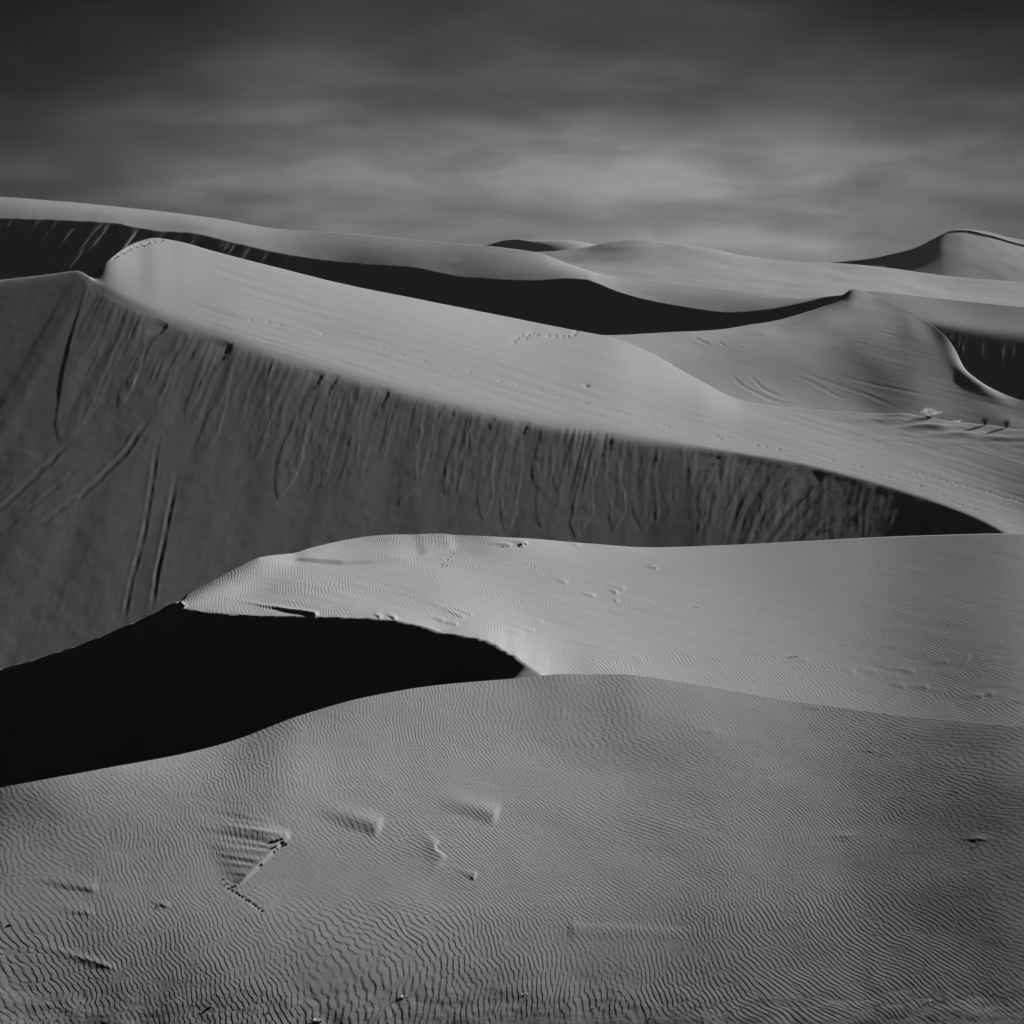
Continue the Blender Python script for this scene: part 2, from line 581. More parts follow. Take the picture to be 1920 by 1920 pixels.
G = stack(loft([bk, ridge], 14), loft([ridge, r1, r2, r3, foot], 170), loft([foot, foot + np.array([0, -20, -5])], 8))
_w = np.exp(-((np.arange(len(G)) - 13) / 2.5) ** 2)[:, None, None]
G = G * (1 - _w) + smooth_rows(G, 0.7) * _w
G = undulate(G, 0.16, 16, 41)
PU, PV = project(G)
dn_ = normals(G)
Hd = np.zeros(PU.shape)
for path, wd, dp in [([(1365, 698), (1392, 724), (1440, 748), (1490, 762)], 3.0, .16), ([(1402, 702), (1432, 730), (1480, 752)], 3.0, .16), ([(1478, 700), (1520, 716), (1560, 738), (1590, 752)], 3.0, .10),
                     ([(1490, 690), (1540, 712), (1620, 738), (1705, 774)], 3.0, .08), ([(1560, 700), (1640, 722), (1760, 745)], 2.5, .07), ([(1300, 634), (1335, 648)], 3.0, .20), ([(1346, 640), (1362, 651)], 2.5, .16),
                     ([(1382, 648), (1396, 655)], 2.0, .12), ([(1640, 620), (1690, 632)], 2.0, .08), ([(1600, 640), (1635, 650)], 2.0, .08)]:
    best = np.full(PU.shape, 1e9)
    frac = np.zeros(PU.shape)
    for k_, (a, b) in enumerate(zip(path[:-1], path[1:])):
        ex, ey = b[0] - a[0], b[1] - a[1]
        t = np.clip(((PU - a[0]) * ex + (PV - a[1]) * ey) / (ex * ex + ey * ey), 0, 1)
        d_ = np.hypot(PU - a[0] - t * ex, PV - a[1] - t * ey)
        frac = np.where(d_ < best, (k_ + t) / (len(path) - 1), frac)
        best = np.minimum(best, d_)
    env = sstep(0, .3, frac) * sstep(1.0, .7, frac)
    Hd += 0.30 * env * dp * (np.exp(-((best - wd * 1.6) / wd) ** 2) * 0.6 - np.exp(-(best / wd) ** 2))
Hd += 0.012 * fbm(PU / 120.0, (PV - 0.25 * PU) / 8.0, 42, 3) * sstep(1300, 1400, PU)
G = G + dn_ * Hd[..., None]
setting(grid_object("sand_dune", G, M_PLAIN), "broad dune on the right sloping down to the left beneath a pointed notched crest")

# shaded hollow slip face at the right edge
U = np.concatenate([np.linspace(1300, 1560, 60, endpoint=False), np.linspace(1560, 1944, 300), np.linspace(1944, 2420, 40)[1:]])
dxH = np.full_like(U, -0.31)
mH = np.full_like(U, 0.67)
brk = crest_curve(U, [(1300, 680), (1500, 640), (1600, 604), (1680, 600), (1740, 603), (1800, 612), (1860, 621), (1920, 628), (2100, 655), (2420, 700)], 1740, 259.0, dxH, mH, 4)
tpr = net(U, [(1300, 690), (1500, 620), (1560, 573), (1600, 545), (1640, 546), (1700, 552), (1800, 563), (1920, 575), (2420, 620)], [1300, 1500, 1600, 1740, 1920, 2420], [257, 259, 267, 270.5, 264, 256], 3)
tmid = unproject(U, 0.5 * (project(tpr)[1] + project(brk)[1]), 0.52 * tpr[:, 1] + 0.48 * brk[:, 1])
lowt = table(U, [(1300, 6), (1680, 8), (1740, 14), (1800, 20), (1920, 26), (2420, 26)], 6)
sl = slip_rows(brk, dxH, mH, [lowt])
G = stack(loft([tpr + np.array([0, 8, -4]), tpr], 6), loft([tpr, tmid, brk], 35), loft([brk, sl[0]], 90))
S = smooth_rows(G, 3.5)
row = np.broadcast_to(np.arange(G.shape[0])[:, None], G.shape[:2])
w = (np.exp(-((row - 39) / 14.0) ** 2))[..., None]
G = G * (1 - w) + S * w
sdn = np.maximum(row - 44, 0)
cols = np.broadcast_to(U[None, :], G.shape[:2])
G = G + normals(G) * (sstep(42, 56, row) * 0.07 * fbm(cols / 12.0, sdn / 30.0, 51, 4, 0.6))[..., None]
setting(grid_object("sand_dune", G, M_PLAIN), "dune at the right edge with a dark streaked slip face behind the broad dune")

# ------------------------------------------------------------------ the great dune with the avalanche face
U = columns(1120)
dxC = table(U, [(-500, -.20), (100, -.19), (300, -.15), (700, -.13), (1150, -.13), (1300, -.13), (1400, -.17), (1500, -.21), (1600, -.27), (1700, -.35), (1800, -.50), (1880, -.64), (2420, -.70)], 12)
slC = table(U, [(-500, .66), (1200, .66), (1350, .635), (1580, .62), (1700, .635), (1800, .66), (2420, .66)])
brinkC = crest_curve(U, [(-500, 566), (-200, 540), (0, 523), (100, 511.5), (145, 506), (162, 514), (176, 527), (200, 541), (240, 562), (320, 598), (430, 632), (520, 664), (600, 687), (700, 713), (800, 741), (900, 766), (1000, 787), (1150, 809), (1250, 826), (1350, 842), (1500, 868), (1600, 893), (1700, 922), (1800, 957), (1850, 979), (1880, 996), (1960, 1045), (2420, 1240)], 200, 199.0, dxC, slC)
UK = [220, 320, 500, 750, 1000, 1200, 1400, 1650, 1920, 2420]
rC = [(-500, 590), (-200, 562), (0, 543), (100, 530), (150, 524), (170, 518), (186, 504), (205, 486), (230, 466), (255, 453), (290, 444.5), (330, 450), (400, 469), (520, 500), (650, 532), (800, 562),
      (950, 592), (1050, 612), (1150, 632), (1220, 660), (1300, 705), (1400, 752), (1550, 768), (1700, 778), (1920, 804), (2420, 850)]
ridgeC = net(U, rC, [-500, -200, 0, 150, 186, 205, 230, 260, 290, 320] + UK[2:], [214, 211, 208, 204.5, 203.0, 204.8, 208.6, 212.4, 214.3, 215.0, 215.6, 218.6, 223.3, 220.4, 204.6, 186.4, 171.0, 160.0])
vr, vb = project(ridgeC)[1], project(brinkC)[1]
Db, Dr = brinkC[:, 1], ridgeC[:, 1]
_w = sstep(250, 340, U)
_sh = Db - pchip([-500] + UK, [205, 197.6, 193.2, 187.2, 180.4, 175.1, 171.6, 167.5, 159.3, 145.5, 123.9], U)     # how far the brink lies from where the rows were laid out
_sh = np.maximum(_sh, 0) * sstep(1250, 1500, U) + _sh * (1 - sstep(1250, 1500, U))
Dr = Dr + 1.25 * _sh * sstep(1250, 1600, U)
ridgeC = unproject(U, vr, Dr)
m1C = unproject(U, 0.66 * vr + 0.34 * vb, (1 - _w) * (0.64 * Dr + 0.36 * Db) + _w * smooth1(pchip([-500, 0, 150] + UK, [210, 206.5, 205.5, 205.9, 207.3, 205.4, 202.8, 203.5, 202.1, 187.8, 176.3, 161.5, 147.6], U) + (0.5 + 0.55 * sstep(1250, 1600, U)) * _sh, 8))
m2C = unproject(U, 0.30 * vr + 0.70 * vb, (1 - _w) * (0.29 * Dr + 0.71 * Db) + _w * smooth1(pchip([-500, 0, 150] + UK, [206, 204, 203, 201.4, 199.6, 195.0, 190.9, 187.8, 185.7, 175.7, 166.2, 153.5, 134.2], U) + (0.8 + 0.2 * sstep(1250, 1600, U)) * _sh, 8))
backC = ridgeC + table(U, [(-500, 14), (150, 14), (300, 22), (1000, 22), (2420, 22)])[:, None] * np.array([0, 1, -0.42])
LC = table(U, [(-500, 58), (0, 58), (300, 52), (600, 40), (1000, 30), (1300, 26), (1600, 20), (1900, 16), (2420, 14)])
rows_s = slip_rows(brinkC, dxC, slC, [LC])
NT, NS = 120, 300
G = stack(loft([backC, ridgeC], 13), loft([ridgeC, m1C, m2C, brinkC], NT - 12), loft([brinkC, rows_s[0]], NS))
_w = np.exp(-((np.arange(len(G)) - 12) / 4.0) ** 2)[:, None, None]
G = G * (1 - _w) + smooth_rows(G, 0.8) * _w
R_, C_ = G.shape[:2]
row = np.broadcast_to(np.arange(R_)[:, None], (R_, C_))
cols = np.broadcast_to(U[None, :], (R_, C_))
S1, S2 = smooth_rows(G, 7.0), smooth_rows(G, 2.0)
soft = table(U, [(-500, 0.9), (150, 0.8), (250, 1), (1100, 1), (1250, 0.6), (1380, 0.15), (2420, 0.08)])[None, :]
w = np.exp(-((row - (NT - 1)) / 16.0) ** 2)[..., None]
G = G * (1 - w) + (S1 * soft[..., None] + S2 * (1 - soft[..., None])) * w
PU, PV = project(G)
nrm = normals(G)
# distance down the slope and along the crest, in metres
s_m = np.zeros((R_, C_))
seg = np.linalg.norm(np.diff(G, axis=0), axis=-1)
s_m[NT:] = np.cumsum(seg[NT - 1:], axis=0)
q_m = np.concatenate([[0], np.cumsum(np.linalg.norm(np.diff(brinkC, axis=0), axis=-1))])
q_m = np.broadcast_to(q_m[None, :], (R_, C_))
H = np.zeros((R_, C_))
lean = np.broadcast_to((0.55 * sstep(1220, 1560, U))[None, :], (R_, C_))        # slides veer left toward the right end


def column_of(u):
    return float(np.interp(u, U, q_m[0]))


def s_at(u, v):
    """slope coordinates of a picture point on the lee side"""
    k = np.argmin((PU[NT:] - u) ** 2 + (PV[NT:] - v) ** 2)
    i, j = np.unravel_index(k, PU[NT:].shape)
    return q_m[0, j], s_m[NT + i, j]


rs = random.Random(12)
tongues = []
# tip (u, v), half width, thickness
for (u, v, wd, th) in [(124, 828, 1.5, .34), (150, 800, 1.0, .22), (345, 780, .9, .2), (365, 868, 1.5, .3), (442, 897, 1.7, .3), (470, 880, 1.1, .22), (520, 936, 2.0, .34), (575, 925, 1.1, .24),
                       (600, 915, .8, .2), (632, 945, 1.2, .28), (662, 930, .8, .22), (745, 950, 1.2, .26), (770, 962, 1.1, .22), (832, 985, 1.6, .26), (902, 974, .9, .26), (930, 965, 1.0, .22),
                       (947, 998, 1.3, .28), (1012, 990, 1.2, .2), (1033, 1005, 1.0, .26), (1078, 1012, 1.5, .32), (1150, 996, 1.1, .22), (1205, 1000, 1.5, .22), (1240, 1000, 1.0, .2),
                       (1312, 1001, .6, .26), (1340, 1002, 1.5, .32), (1395, 1003, 1.0, .3), (1430, 1003, 1.0, .32), (1470, 1004, .9, .28), (1520, 1006, 1.1, .3), (1545, 1008, .7, .26), (1590, 1010, 1.0, .2)]:
    q0, s0 = s_at(u, v)
    tongues.append((q0, s0, wd * rs.uniform(.7, 1.1), 0.62 * th, rs.uniform(0, 99), 0.0))
for i in range(150):       # shorter slumps higher on the face
    u = rs.uniform(150, 1620)
    q0 = column_of(u)
    smax = np.interp(u, [150, 500, 1000, 1600], [19, 17, 15, 10])
    s0 = smax * rs.uniform(0.12, 0.9)
    tongues.append((q0, s0, rs.choice((.16, .22, .3, .45, .7)) * rs.uniform(.8, 1.3), rs.uniform(.05, .22), rs.uniform(0, 99), rs.uniform(0, .45) * s0))
for (q0, s0, wd, th, sd, top) in tongues:
    j0 = np.searchsorted(q_m[0], q0 - 3 * wd - 2.5 - 6 * np.interp(q0, q_m[0], lean[0]))
    j1 = np.searchsorted(q_m[0], q0 + 3 * wd + 2.5 + 16 * np.interp(q0, q_m[0], lean[0]))
    ss, qq = s_m[:, j0:j1], q_m[:, j0:j1]
    wander = 0.7 * gnoise(ss / 9.0 + sd, 0 * ss + sd, 61) * sstep(0, 4, s0 - ss) + 0.06 * gnoise(ss / 1.6 + sd, 0 * ss + sd, 62)
    x = qq - q0 - wander + np.interp(q0, q_m[0], lean[0]) * (ss - 0.85 * s0)
    a = np.abs(x)
    t = np.clip((ss - top) / max(s0 - top, .1), 0, 1.2)
    tl = min(4.0 * wd, 0.6 * s0)
    tip = np.clip(1 - ((ss - (s0 - tl)) / tl).clip(0, 2) ** 1.6, 0, 1) ** 0.75
    half = wd * (0.18 + 0.82 * sstep(0.0, 0.95, t)) * tip + 0.07 * gnoise(ss / 1.6, qq / 0.7, 63) * wd ** 0.5
    edge = np.where(x > 0, 0.15, 0.30 + 0.5 * (np.sin(sd) > 0))
    prof = sstep(0.0, 1.0, (half - a) / edge) * (t > 0) * (ss < s0)
    fade = (0.35 + 0.65 * sstep(0.1, 0.75, t) * (0.7 + 0.5 * gnoise(ss / 2.5 + sd, 0 * ss, 64))) * (1 - (0.85 if math.sin(3 * sd) > -0.2 else 0.0) * sstep(0.6, 1.0, t))
    h = 0.10 * th * prof * sstep(0.0, 0.25, t) * fade * (0.7 + 0.3 * np.clip(a / np.maximum(half, .05), 0, 1) ** 2)
    H[:, j0:j1] = np.maximum(H[:, j0:j1], h) + 0.25 * np.minimum(H[:, j0:j1], h)
# alcoves cut back into the brink
alc = [(318, 1.0, 1.3), (440, 1.3, 1.5), (520, .8, 1.0), (612, 1.1, 1.3), (640, .7, .8), (737, .8, 1.0), (838, .9, 1.1), (862, .7, 1.0), (935, .7, .9), (995, .9, 1.0), (1150, 1.6, 1.4), (1352, 1.3, 1.4),
       (1428, 1.2, 1.6), (1475, 1.2, 1.8), (1520, 1.1, 1.7), (1562, 1.0, 1.6), (1600, .8, 1.2), (1690, .8, .9), (1725, .7, .7)]
for (u, wd, dp) in alc:
    q0 = column_of(u)
    a = (q_m - q0) + (0.22 + 0.8 * lean) * s_m + 0.25 * gnoise(s_m / 0.9, q_m / 2.0, 77)
    cut = dp * rs.uniform(0.02, 0.08) * np.interp(u, [1150, 1400], [1, 0.55]) * sstep(-2.2 * wd, -0.1 * wd, a) * sstep(0.45 * wd, 0.0, a) * sstep(0.3, 1.8, s_m) * np.exp(-((s_m - 0.8) / (1.5 + wd)) ** 2)
    H -= cut
onface = sstep(0.2, 1.2, s_m)
face_zone = sstep(100, 190, cols) * sstep(1900, 1650, cols)
rough_zone = np.clip(H / 0.03, 0, 1)
H += onface * face_zone * (0.0022 + 0.011 * rough_zone) * fbm(q_m / 0.7, s_m / 2.4, 71, 4, 0.62)
H += onface * face_zone * 0.010 * gnoise(q_m / 0.55 + 0.6 * gnoise(q_m / 3.0, s_m / 5.0, 76), s_m / 9.0, 75) * sstep(16, 4, s_m)
H += onface * sstep(1250, 1500, cols) * sstep(1860, 1650, cols) * 0.034 * fbm((q_m + lean * s_m) / 1.5, s_m / 14.0, 72, 3, 0.5)
H += onface * 0.03 * fbm(q_m / 6.0, s_m / 24.0, 73, 2)
# the slides end on the left against a smooth flank, along a curved raised edge
edge_u = np.interp(PV, [490, 515, 540, 620, 700, 800, 830, 860], [215, 180, 160, 136, 116, 103, 112, 150])
slid = sstep(-2.5, 3.0, PU - edge_u)
H = np.where(onface > 0, H * np.where(PV < 850, slid, 1), H)
H += onface * 0.016 * slid * sstep(860, 800, PV) * sstep(330, 200, PU)
# fan of fine rills below the notch at (1150, 810)
fan = sstep(1010, 1090, PU) * sstep(1165, 1140, PU + (PV - 810) * 0.25) * np.exp(-np.maximum(PV - 815, 0) / 75.0) * onface
H += fan * 0.035 * gnoise(q_m / 0.42 + 0.12 * s_m, s_m / 7.0, 74)


def groove(path, width, depth, rim=0.5, wob=0.0):
    """rut through picture points; width in picture pixels"""
    h = np.zeros_like(PU)
    best = np.full(PU.shape, 1e9)
    for (a, b) in zip(path[:-1], path[1:]):
        ax, ay = a
        dx_, dy_ = b[0] - ax, b[1] - ay
        L2 = dx_ * dx_ + dy_ * dy_
        t = np.clip(((PU - ax) * dx_ + (PV - ay) * dy_) / L2, 0, 1)
        best = np.minimum(best, np.hypot(PU - ax - t * dx_, PV - ay - t * dy_))
    x = best / width
    return -depth * np.exp(-x ** 2) + depth * rim * np.exp(-((x - 1.7) / 0.6) ** 2)


for path, wd, dp in [([(300, 800), (272, 990), (245, 1090), (228, 1180)], 4.0, .13), ([(335, 870), (318, 960), (295, 1070), (283, 1150)], 4.0, .15),
                     ([(290, 770), (235, 850), (150, 930), (50, 1000)], 4.5, .20), ([(135, 820), (90, 870), (0, 955), (-60, 1010)], 4.5, .18),
                     ([(200, 840), (120, 900), (20, 985), (-60, 1050)], 3.5, .10), ([(170, 800), (60, 890), (-60, 985)], 3.0, .08)]:
    PU0, PV0 = PU, PV
    PU, PV = PU + 2.5 * gnoise(PV0 / 110.0, PU0 / 300.0, 85), PV
    g_ = groove(path, wd, dp)
    PU, PV = PU0, PV0
    _al = np.clip((PV - path[0][1]) / (path[-1][1] - path[0][1]), 0, 1)
    H += 0.11 * g_ * onface * np.clip(0.8 + 0.7 * gnoise(PU / 26, PV / 26, 81), 0.1, 1.3) * sstep(0, .25, _al) * sstep(1.0, .85, _al)
# footprints along the brink and on the top
rp = random.Random(5)
prints = []
for i in range(70):
    u = 470 + i * 20.2 + rp.uniform(-7, 7)
    if u > 1885:
        break
    v = np.interp(u, [470, 640, 800, 960, 1100, 1240, 1360, 1500, 1640, 1760, 1800, 1850, 1890], [598, 628, 676, 722, 757, 795, 825, 850, 884, 925, 944, 970, 993]) + rp.uniform(-3.0, 3.0)
    prints.append((u, v, rp.uniform(2.2, 4.0), rp.uniform(1.1, 1.7), rp.choice((.02, .03, .05, .10, .13)) * np.interp(u, [470, 1500, 1800], [.8, .8, .7])))
for (u, v) in [(965, 640), (972, 634), (980, 629), (987, 634), (992, 628), (1000, 625), (1008, 628), (1030, 629), (1043, 630), (1056, 630), (1066, 630), (1078, 628), (1082, 622), (1100, 722), (1104, 724)]:
    prints.append((u, v, 3.0, 1.6, .22))
for i in range(16):
    prints.append((215 + i * 6.0 + rp.uniform(-1, 1), np.interp(215 + i * 6, [215, 250, 300], [483, 464, 450]) + rp.uniform(-1, 2), 2.2, 1.6, .20))
for i in range(26):
    prints.append((1720 + i * 9 + rp.uniform(-2, 2), 888 + i * 2.4 + rp.uniform(-2, 2), 2.6, 1.2, .10))
for (u, v, a, b, dp) in prints:
    j0, j1 = np.searchsorted(U, u - 60), np.searchsorted(U, u + 60)
    x, y = (PU[:NT + 12, j0:j1] - u) / a, (PV[:NT + 12, j0:j1] - v) / b
    x = np.where(x < 0, x / 1.9, x / 0.6)
    r2 = x * x + y * y
    H[:NT + 12, j0:j1] -= 0.75 * dp * np.exp(-r2)
for (u, v, a, b, h_) in [(1688, 781, 34, 4.5, .30), (1660, 789, 45, 4.0, .15), (1748, 801, 40, 4.5, .32), (1800, 815, 50, 5.0, .25), (1870, 822, 60, 5.0, .2)]:
    H[:NT] += h_ * np.exp(-((PU[:NT] - u) / a) ** 2 - ((PV[:NT] - v) / b) ** 2)
# wind-scoured streaks on the back slope
ontop = 1 - sstep(NT - 14, NT - 4, row)
cr = PV - 0.30 * PU
H += ontop * 0.025 * fbm(PU / 260.0, cr / 9.0, 82, 3, 0.6) * sstep(300, 450, PU)
H += ontop * sstep(1480, 1700, PU) * sstep(770, 790, PV) * 0.07 * fbm(PU / 130.0, PV / 15.0, 83, 3, 0.55) * sstep(860, 830, PV)
H += 0.005 * fbm(G[..., 0] / 1.5, G[..., 1] / 1.5, 84, 3)
G = G + nrm * H[..., None]
SURF = {"great": G[:NT].copy()}
setting(grid_object("sand_dune", G, M_PLAIN), "great dune with a grey avalanche-streaked slip face below a bright crest")

# ------------------------------------------------------------------ the middle dune with the black nose
U = columns(900)
dxB = table(U, [(-500, -.60), (200, -.66), (340, -.72), (700, -.74), (2420, -.74)])
mB = np.full_like(U, 0.66)
brinkB = crest_curve(U, [(-500, 1410), (-200, 1310), (0, 1255), (80, 1232), (160, 1205), (220, 1180), (280, 1154), (310, 1139), (330, 1129), (339, 1127), (348, 1137), (362, 1143), (385, 1148), (440, 1152), (520, 1155), (590, 1156), (660, 1158.5), (700, 1160), (760, 1167), (800, 1177), (830, 1186), (880, 1194), (912, 1202), (935, 1212), (950, 1222), (965, 1230), (978, 1240), (990, 1249), (1010, 1262), (1050, 1284), (1100, 1305), (1300, 1345), (1600, 1395), (1920, 1435), (2420, 1500)], 978, 96.7, dxB, mB, 1.2)
_far = net(U, [(-500, 1305), (1100, 1305), (1300, 1345), (1600, 1395), (1920, 1435), (2420, 1500)], [-500, 1100, 1300, 1600, 1920, 2420], [92.5, 92.0, 90, 84, 77, 70], 2)
_w = sstep(1000, 1110, U)[:, None]
brinkB = brinkB * (1 - _w) + _far * _w
UK = [350, 500, 700, 900, 1100, 1300, 1600, 1920, 2420]
UL = [-500, 0, 160, 280, 330]
skyB = net(U, [(-500, 1420), (0, 1268), (160, 1219), (280, 1168), (325, 1142), (338, 1128), (345, 1119), (372, 1103), (430, 1072), (470, 1052), (490, 1044.5), (520, 1040.5), (550, 1040), (575, 1033), (620, 1021),
               (700, 1007), (760, 1003.5), (830, 1003), (1000, 1010.5), (1100, 1019), (1220, 1026), (1350, 1022.5), (1500, 1015), (1700, 1005), (1920, 1000), (2420, 1005)], UL + UK,
           [127, 125, 124.5, 124, 122.8, 124.84, 131.06, 141.92, 141.86, 147.77, 149.4, 141.66, 123.66, 109.2], 1.5)
maB = net(U, [(-500, 1416), (0, 1263), (160, 1212), (280, 1162), (338, 1128), (348, 1123), (440, 1096), (600, 1072), (800, 1062), (1000, 1076), (1200, 1090), (1400, 1100), (1600, 1105), (1920, 1112), (2420, 1130)], UL + UK,
          [125, 123, 122.3, 122, 120.8, 121.01, 125.83, 130.77, 134.11, 133.82, 130.94, 120.97, 105.03, 90.34], 1.5)
mbB = net(U, [(-500, 1413), (0, 1259), (160, 1209), (280, 1158), (338, 1128), (348, 1130), (440, 1124), (600, 1114), (800, 1120), (1000, 1150), (1200, 1180), (1400, 1205), (1600, 1225), (1920, 1240), (2420, 1270)], UL + UK,
          [123.5, 121.5, 120.6, 120.2, 119.6, 118.57, 120.37, 120.26, 117.83, 114.61, 110.63, 102.27, 90.48, 81.1], 1.5)
LB = table(U, [(-500, 12), (0, 14), (340, 17), (700, 17), (940, 15), (990, 13), (2420, 10)])
slB = table(U, [(-500, .64), (900, .66), (975, .62), (1000, .3), (1080, .08), (2420, .0)], 2)
dxB = table(U, [(-500, -.60), (200, -.66), (340, -.72), (700, -.74), (960, -.74), (1100, -.5), (2420, -.2)])
sB = slip_rows(brinkB, dxB, slB, [LB])
NTB = 190
G = stack(loft([skyB + np.array([0, 14, -4.5]), skyB], 16), loft([skyB, maB, mbB, brinkB], NTB - 15), loft([brinkB, sB[0]], 70))
R_, C_ = G.shape[:2]
row = np.broadcast_to(np.arange(R_)[:, None], (R_, C_))
PU, PV = project(G)
nrm = normals(G)
H = np.zeros((R_, C_))


def polyline_coords(path):
    """distance to, signed side of and position along a polyline through picture points"""
    best = np.full(PU.shape, 1e9)
    side = np.zeros_like(PU)
    along = np.zeros_like(PU)
    acc = 0.0
    tot = sum(math.hypot(b[0] - a[0], b[1] - a[1]) for a, b in zip(path[:-1], path[1:]))
    for a, b in zip(path[:-1], path[1:]):
        dx_, dy_ = b[0] - a[0], b[1] - a[1]
        L_ = math.hypot(dx_, dy_)
        t = np.clip(((PU - a[0]) * dx_ + (PV - a[1]) * dy_) / L_ ** 2, 0, 1)
        d = np.hypot(PU - a[0] - t * dx_, PV - a[1] - t * dy_)
        cr_ = (PU - a[0]) * dy_ - (PV - a[1]) * dx_
        m = d < best
        best = np.where(m, d, best)
        side = np.where(m, np.sign(cr_), side)
        along = np.where(m, (acc + t * L_) / tot, along)
        acc += L_
    return best, side, along


lit = 1 - sstep(NTB - 3, NTB, row)


def scarp(path, h, reach, edge, seed, furrow=0.0, vs=1.0):
    """step: the ground on the positive side of the path stands h higher and fades back over reach pixels"""
    d, s, al = polyline_coords(path)
    ends = sstep(0.0, 0.28, al) * sstep(1.0, 0.72, al)
    x = d * s
    hh = h * sstep(-edge, edge * 0.3, x) * np.exp(-np.maximum(x, 0) / reach) * ends
    if furrow:
        hh *= 1 - furrow * np.clip(gnoise(al * furrow * 16 + seed, x / 160.0, 91) + 0.15, 0, 1) * sstep(0, 10, x)
    return hh


def tail(a, b, h, up_w, low_w, nose=5.0, seed=0):
    """wind tail: a ridge growing from a to a blunt nose at b, its lower left flank steep"""
    dx_, dy_ = b[0] - a[0], b[1] - a[1]
    L_ = math.hypot(dx_, dy_)
    ex, ey = dx_ / L_, dy_ / L_
    t = (PU - a[0]) * ex + (PV - a[1]) * ey
    c = -(PU - a[0]) * ey + (PV - a[1]) * ex          # positive below
    c = c + 2.0 * gnoise(t / 40.0, 0 * t + seed, 92)
    grow = sstep(0, 1, t / L_) ** 1.3 * sstep(nose, -1.0, t - L_)
    return h * grow * np.where(c < 0, np.exp(-(c / up_w) ** 2), 1 - sstep(0, low_w, c))


# the eroded lip along the back
H += scarp([(500, 1046), (560, 1050), (640, 1057), (700, 1055), (770, 1048), (815, 1042)], .21, 60, 4.0, 1)
H += scarp([(780, 1046), (820, 1037), (862, 1027)], .16, 50, 4, 2)
for a, b, h in [((800, 1128), (884, 1152), .10), ((810, 1132), (868, 1158), .12), ((930, 1145), (1016, 1167), .08), ((925, 1160), (998, 1184), .11), ((905, 1166), (978, 1190), .08), ((1040, 1085), (1060, 1093), .14),
                ((1085, 1108), (1112, 1119), .16), ((1140, 1106), (1155, 1114), .22), ((1145, 1098), (1168, 1105), .14), ((1148, 1124), (1156, 1129), .16), ((1210, 1060), (1230, 1066), .20), ((820, 1162), (855, 1173), .16),
                ((800, 1155), (830, 1164), .14), ((470, 1132), (592, 1154), .5), ((990, 1242), (1024, 1246), .12), ((700, 1150), (712, 1159), .2), ((725, 1152), (740, 1161), .25),
                ((1470, 1231), (1512, 1237), .16), ((1575, 1256), (1600, 1261), .22), ((1650, 1250), (1712, 1260), .2), ((1600, 1256), (1640, 1258), .16), ((1670, 1282), (1695, 1289), .2), ((1700, 1284), (1738, 1290), .2),
                ((1740, 1246), (1775, 1240), .16), ((1800, 1303), (1840, 1307), .2), ((1830, 1305), (1862, 1302), .2), ((1880, 1318), (1925, 1314), .2), ((1260, 1222), (1300, 1232), .08), ((1180, 1230), (1203, 1240), .1),
                ((920, 1018), (955, 1024), .35), ((955, 1014), (985, 1020), .4), ((965, 1020), (980, 1026), .3), ((1065, 1022), (1085, 1024), .2), ((1800, 1260), (1818, 1232), .1)]:
    H += np.interp(a[0], [1100, 1450], [0.38, 0.13]) * tail((a[0] - 0.5 * (b[0] - a[0]), a[1] - 0.5 * (b[1] - a[1])), b, h, 5.0, 3.0, 5.0, a[0]) * lit
H += lit * (0.016 - 0.012 * sstep(1100, 1500, PU)) * fbm(PU / 190.0, (PV - 0.22 * PU) / 16.0, 93, 3) * sstep(350, 500, PU)
H += lit * sstep(1150, 1400, PU) * sstep(1180, 1230, PV) * 0.004 * fbm(PU / 40.0, PV / 8.0, 94, 3)
dn = np.maximum(row - NTB, 0)
cols = np.broadcast_to(U[None, :], PU.shape)
H += (1 - lit) * 0.06 * fbm(cols / 30.0, dn / 60.0, 95, 3)
# crumbling lip at the end of the shadow
H += np.exp(-((row - NTB) / 5.0) ** 2) * sstep(870, 930, cols) * sstep(1000, 975, cols) * 0.05 * gnoise(cols / 13.0, row / 30.0, 96)
H += np.exp(-((row - NTB) / 5.0) ** 2) * 0.05 * gnoise(cols / 30.0, row / 30.0, 97)
G = G + nrm * H[..., None]
SURF["middle"] = G[:NTB].copy()
rip = np.zeros(G.shape)
rip[..., 2] = (1 - sstep(NTB - 6, NTB + 1, row)) * (0.95 - 0.5 * sstep(1150, 1750, PU))
setting(grid_object("sand_dune", G, M_MID, {"ripple": rip}), "middle dune with a bright rippled back and a black shaded nose on the left")

# ------------------------------------------------------------------ the near dune
U = columns(1080)
UK = [-500, 0, 400, 960, 1300, 1600, 1920, 2420]
crestA = smooth_net(U, [(-500, 1560), (-200, 1512), (0, 1476), (200, 1441), (330, 1416), (400, 1399), (450, 1383), (500, 1364), (560, 1342), (650, 1316), (750, 1297), (850, 1283), (950, 1273), (1060, 1263), (1160, 1264), (1280, 1279),
                 (1500, 1316), (1700, 1342), (1920, 1362), (2420, 1405)], UK, [56.72, 56.6, 58.92, 63.0, 62.9, 59.97, 55.6, 52.85], 3)
m1 = smooth_net(U, [(-500, 1640), (0, 1560), (400, 1490), (560, 1450), (960, 1410), (1300, 1420), (1600, 1450), (1920, 1480), (2420, 1520)], UK, [55.18, 54.86, 55.73, 58.41, 57.64, 55.55, 51.98, 49.57], 6)
m2 = smooth_net(U, [(-500, 1780), (0, 1690), (400, 1640), (960, 1600), (1300, 1610), (1600, 1640), (1920, 1660), (2420, 1700)], UK, [51.45, 51.6, 51.92, 52.7, 51.74, 50.04, 47.67, 46.38], 6)
